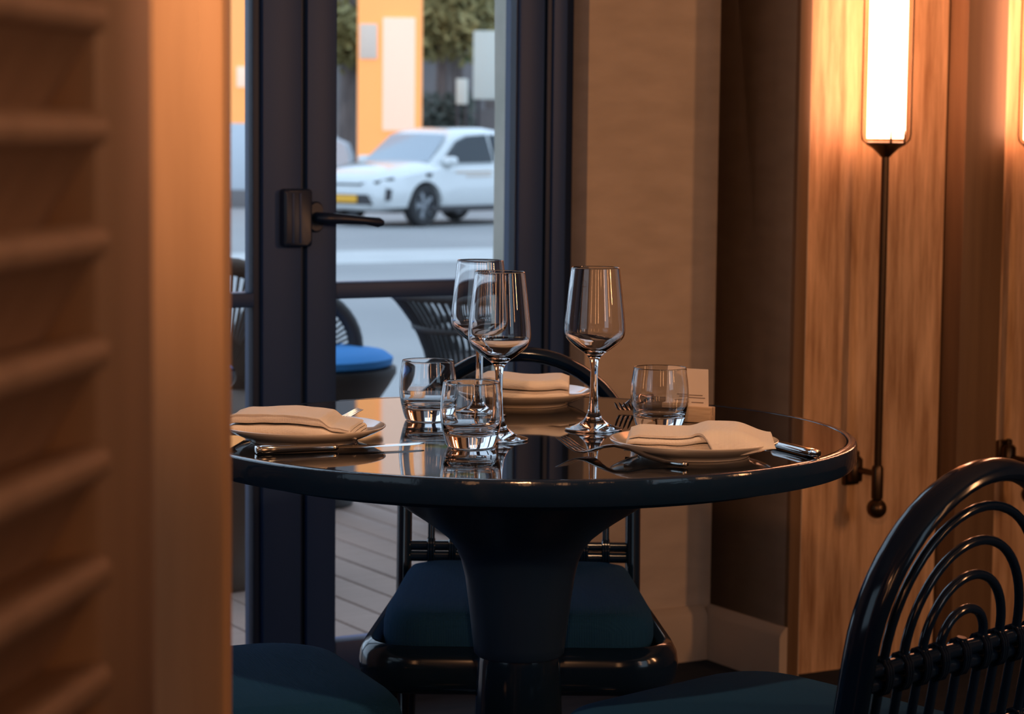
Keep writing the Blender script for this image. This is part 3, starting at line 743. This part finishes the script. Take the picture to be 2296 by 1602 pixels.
    for X in (1.30, -1.38):
        for s_ in (1, -1):
            wl = bpy.data.objects.new('wheel', None); COL.objects.link(wl); wl.parent = t; wl.location = (X, s_*.78, .345); wl.rotation_euler = (-PI/2*s_, 0, 0)
            MB().lathe([(.22, -.10), (.32, -.10), (.342, -.06), (.345, 0), (.342, .06), (.32, .10), (.22, .10)], 40, close=True).build('tyre', 'tyre', wl)
            rm_ = MB().lathe([(0, .02), (.05, .07), (.06, .02), (.20, .0), (.23, .09), (.24, .09), (.24, -.09), (0, -.09)], 40)
            for k in range(5):
                a = 2*PI*k/5; ca, sa = math.cos(a), math.sin(a)
                rm_.loft([[(ca*r0-sa*w_, sa*r0+ca*w_, zz) for w_, zz in ((-ww, .02), (ww, .02), (ww*.7, .085), (-ww*.7, .085))] for r0, ww in ((.04, .035), (.225, .05))])
            rm_.build('alloy_rim', 'alloy', wl, 30)
    return t
car()

# ------------------------------------------------------------------ background across the street
def tall_box(name, mt, px0, px1, D, z0, z1, label, cat, depth=.6, parent=None):
    Y = CAM.y+D; a = at_y(px0, 300, Y).x; b = at_y(px1, 300, Y).x
    mb = MB().box(a, b, Y, Y+depth, z0, z1, .02)
    o = mb.build(name, mt, parent, 30)
    if not parent: tag(o, label, cat)
    return o
oc = thing('orange_column', 'tall orange column with pale panels, sunlight put in as glow', 'sign', (at_y(868, 300, CAM.y+47).x, CAM.y+47, GZ))
def col_part(name, mt, px0, px1, y_off, z0, z1, depth):
    Y = CAM.y+47; x0 = at_y(px0, 300, Y).x-oc.location.x; x1 = at_y(px1, 300, Y).x-oc.location.x
    return MB().box(x0, x1, y_off, y_off+depth, z0-GZ, z1-GZ, .02).build(name, mt, oc, 30)
zpx = lambda py, D: CAM.z-(py-300)*D/F_PX
col_part('shaft', 'glow_orange', 801, 942, 0, GZ, 16.0, .9)
col_part('pale_panel', 'glow_pale', 858, 930, -.12, zpx(296, 47), zpx(46, 47), .12)
col_part('poster', 'pale_sign', 806, 846, -.08, zpx(138, 47), zpx(60, 47), .08)
col_part('upper_panel', 'glow_pale', 858, 930, -.12, zpx(10, 47)+.8, 15.0, .12)
def board(name, mt, px0, px1, D, z0, z1, label, depth):
    Y = CAM.y+D; x0 = at_y(px0, 300, Y).x; x1 = at_y(px1, 300, Y).x
    t = thing(name, label, 'sign', ((x0+x1)/2, Y, GZ)); hw = (x1-x0)/2
    MB().box(-hw, hw, 0, depth, z0-GZ, z1-GZ, .02).build('board', mt, t, 30)
    for q in (-.7, .7): MB().tube([(q*hw, depth/2, 0), (q*hw, depth/2, z0-GZ+.05)], .04, 10).build('post', 'car_trim', t)
board('sign_board', 'white_sign', 1060, 1135, 52, 1.9, 3.4, 'white green tinted sign board at the upper right of the door glass', .3)
board('notice_board', 'white_sign', 1022, 1048, 49, 1.75, 2.28, 'small pale notice board between the tree trunks', .12)
tall_box('far_building', 'facade', -900, 3200, 78, GZ, 16, 'dark building front behind the trees', 'building', 3)
tall_box('garden_wall', 'facade', 940, 1700, 56, GZ, 1.72, 'dark low wall behind the white car', 'wall', .4)
def blob_vehicle(name, px0, px1, D, h, label):
    Y = CAM.y+D; a = at_y(px0, 300, Y).x; b = at_y(px1, 300, Y).x; L = b-a
    t = thing(name, label, 'car', ((a+b)/2, Y, GZ))
    pr = [(-.5, .28), (-.5, .55), (-.46, .62), (-.30, .66), (-.18, .97), (-.1, 1.0), (.22, 1.0), (.38, .70), (.47, .64), (.5, .5), (.5, .22), (.3, .18), (-.3, .18)]
    mb = MB(); mb.loft([[(px_*L, y_, pz_*h) for px_, pz_ in pr] for y_ in (-.85, .85)]); mb.build('body', 'white_thing', t, 30)
    MB().box(-.20*L, .26*L, -.88, .88, .70*h, .92*h, .03).build('window_band', 'car_glass', t)
    for X in (-.3, .3):
        for s_ in (-1, 1):
            MB().tube([(X*L, s_*.7, .32), (X*L, s_*.9, .32)], .32, 20).build('wheel', 'tyre', t)
blob_vehicle('parked_car', 1025, 1500, 50, 1.85, 'second white car behind the first one, only its roof showing')
blob_vehicle('parked_van', 480, 788, 52, 1.95, 'white van parked left of the orange column')

def tree(name, px, D, trunk_r, h, crown_z0, crown_r, leaf, label, nleaf=1400, lean=0, seed=1):
    rnd = random.Random(seed)
    p = at_y(px, 300, CAM.y+D)
    t = thing(name, label, 'tree', (p.x, p.y, GZ), 0, 'street trees across the road')
    pts = [(0, 0, 0), (.03+lean*.2, 0, h*.3), (lean*.6, .05, h*.6), (lean, 0, h)]
    mb = MB().tube(pts, [trunk_r*1.25, trunk_r, trunk_r*.85, trunk_r*.45], 12)
    for k in range(5):
        a = rnd.uniform(0, 2*PI); z0 = h*rnd.uniform(.55, .9)
        mb.tube([(lean*z0/h, 0, z0), (lean+math.cos(a)*crown_r*.5, math.sin(a)*crown_r*.5, z0+crown_r*.5)], [trunk_r*.4, trunk_r*.15], 8)
    mb.build('trunk', 'bark', t)
    lf = MB()
    for k in range(nleaf):
        v = Vector((rnd.gauss(0, .5), rnd.gauss(0, .5), rnd.gauss(0, .42)))
        if v.length > 1.05: v = v.normalized()*rnd.uniform(.6, 1)
        c = Vector((lean, 0, crown_z0+crown_r))+v*crown_r
        s_ = rnd.uniform(.10, .24); a = Vector((rnd.gauss(0, 1), rnd.gauss(0, 1), rnd.gauss(0, 1))).normalized(); b = a.orthogonal().normalized(); n_ = a.cross(b)*.02
        lf.add([c-a*s_, c+b*s_*.5, c+a*s_, c-b*s_*.5, c+n_], [(0, 1, 4), (1, 2, 4), (2, 3, 4), (3, 0, 4)])
    tag(lf.build('crown', leaf, t, 0), None, kind='stuff')
    return t
tree('street_tree', 985, 55, .17, 5.5, 3.1, 1.5, 'leaf_olive', 'olive leaved street tree with a dark trunk just right of the orange column', 3600, .1, 2)
tree('street_tree', 1026, 60, .20, 5.5, 3.2, 1.6, 'leaf_olive', 'second dark trunked street tree further right under olive leaves', 3000, -.1, 5)
tree('street_tree', 1092, 66, .16, 5.5, 3.3, 2.1, 'leaf_green', 'bright green street tree at the top right of the door glass', 3200, .2, 8)
tree('street_tree', 772, 63, .25, 5.5, 3.1, 1.0, 'leaf_olive', 'thick brown street tree left of the orange column', 2200, .2, 11)
tree('street_tree', 550, 68, .2, 5.5, 3.4, 1.7, 'leaf_dark', 'dark street tree behind the left door leaf', 2200, 0, 15)
def hedge(px0, px1, D, z1, leaf, label, n, seed):
    rnd = random.Random(seed); Y = CAM.y+D; a = at_y(px0, 300, Y).x; b = at_y(px1, 300, Y).x
    t = thing('hedge', label, 'hedge', ((a+b)/2, Y, GZ)); L = b-a; H = z1-GZ
    st_ = MB()
    for k in range(7):
        xx = (k/6-.5)*L*.9; st_.tube([(xx, 0, 0), (xx+rnd.uniform(-.2, .2), .1, H*.7)], [.05, .02], 6)
    st_.build('stems', 'bark', t)
    lf = MB()
    for k in range(n):
        c = Vector((rnd.uniform(-.5, .5)*L, rnd.uniform(-.35, .35), rnd.uniform(0.05, 1)*H*(.85+.15*math.sin(k))))
        s_ = rnd.uniform(.07, .16); a_ = Vector((rnd.gauss(0, 1), rnd.gauss(0, 1), rnd.gauss(0, 1))).normalized(); b_ = a_.orthogonal().normalized(); n_ = a_.cross(b_)*.02
        lf.add([c-a_*s_, c+b_*s_*.5, c+a_*s_, c-b_*s_*.5, c+n_], [(0, 1, 4), (1, 2, 4), (2, 3, 4), (3, 0, 4)])
    tag(lf.build('leaves', leaf, t, 0), None, kind='stuff')
hedge(945, 1060, 54, 2.1, 'leaf_dark', 'dark hedge between the orange column and the stone jamb', 2600, 3)
# left pane: orange shop front and pale things
Ysh = CAM.y+46; sh_c = at_y(463, 300, Ysh).x
shop = thing('orange_shop', 'orange shop building glimpsed between the shutter post and the door frame', 'building', (sh_c, Ysh, GZ))
for nm, mt, px0, px1, d0, d1, z0, z1 in (('shop_wall', 'glow_orange', 350, 577, 0, .5, 1.65, 16), ('shop_window', 'white_thing', 350, 577, 0, .5, .35, 1.65), ('shop_base', 'facade', 350, 577, -.02, .5, 0, .35), ('shop_sign', 'glow_pale', 532, 556, -.1, 0, 2.35, 2.75)):
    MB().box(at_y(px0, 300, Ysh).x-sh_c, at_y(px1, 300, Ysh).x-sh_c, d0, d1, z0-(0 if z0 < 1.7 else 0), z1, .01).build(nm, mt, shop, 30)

# ------------------------------------------------------------------ terrace chairs
def flared_chair(px, D, label):
    p = at_y(px, 700, CAM.y+D)
    t = thing('terrace_armchair', label, 'armchair', (p.x, p.y, 0), .4)
    pr = [(.25, .0), (.248, .12), (.25, .28), (.255, .40), (.270, .50), (.305, .59), (.355, .66), (.385, .69)]
    def sm(q):
        o_ = [q[0]]
        for a, b in zip(q, q[1:]): o_ += [(.75*a[0]+.25*b[0], .75*a[1]+.25*b[1]), (.25*a[0]+.75*b[0], .25*a[1]+.75*b[1])]
        return o_+[q[-1]]
    sp = sm(pr); cords = MB()
    for k in range(84):
        a = 2*PI*k/84
        cords.tube([(r_*math.cos(a+.25*(z_/.69)), r_*math.sin(a+.25*(z_/.69)), z_) for r_, z_ in sp], .0055, 5)
    tag(cords.build('cords', 'cord', t), None, kind='stuff')
    MB().tube([(.385*math.cos(a), .385*math.sin(a), .695) for a in [2*PI*k/48 for k in range(48)]], .016, 10, closed=True).build('rim', 'wicker', t)
    MB().tube([(.25*math.cos(a), .25*math.sin(a), .015) for a in [2*PI*k/48 for k in range(48)]], .015, 8, closed=True).build('base_ring', 'wicker', t)
    MB().lathe([(0, .40), (.24, .40), (.25, .42), (.25, .47), (.22, .50), (0, .505)], 40).build('cushion', 'wicker', t)
    MB().tube([(.308*math.cos(a), .308*math.sin(a), .595) for a in [2*PI*k/48 for k in range(48)]], .012, 8, closed=True).build('band', 'wicker', t)
    MB().tube([(.268*math.cos(a), .268*math.sin(a), .485) for a in [2*PI*k/48 for k in range(48)]], .018, 8, closed=True).build('band', 'wicker', t)
    return t
flared_chair(1168, 6.8, 'black corded flared terrace armchair right behind the door glass')
def hoop_chair(px, D, label, weave_mat, cush, hoop_c, hoop_a, hoop_b, rz):
    p = at_y(px, 800, CAM.y+D)
    t = thing('terrace_armchair', label, 'armchair', (p.x, p.y, 0), rz)
    MB().lathe([(0, .0), (.15, .0), (.155, .015), (.14, .06), (.15, .16), (.20, .28), (.262, .37), (.285, .41), (.285, .43), (0, .43)], 40).build('seat_shell', weave_mat, t)
    MB().lathe([(0, .43), (.25, .43), (.272, .44), (.275, .46), (.25, .478), (.15, .492), (0, .497)], 40).build('cushion', cush, t)
    hx_, hy_, hz_ = hoop_c
    ring = [Vector((hx_, hy_+hoop_a*math.cos(a), hz_+hoop_b*math.sin(a))) for a in [2*PI*k/40 for k in range(40)]]
    MB().tube(ring, .024, 10, closed=True).build('hoop', weave_mat, t)
    cords = MB()
    for k in range(60):
        a = 2*PI*k/60
        cords.tube([(hx_, hy_+.03*math.cos(a), hz_-.04+.03*math.sin(a)), (hx_, hy_+hoop_a*math.cos(a), hz_+hoop_b*math.sin(a))], .004, 5)
    tag(cords.build('cords', weave_mat, t), None, kind='stuff')
    return t
hoop_chair(682, 7.2, 'dark wicker terrace chair with a bright blue cushion', 'wicker', 'blue_cushion', (-.03, -.02, .485), .185, .172, math.radians(-78))
hoop_chair(455, 5.9, 'brown wicker terrace chair in the narrow left pane', 'wicker_brown', 'wicker_brown', (.0, .06, .57), .20, .24, math.radians(-60))
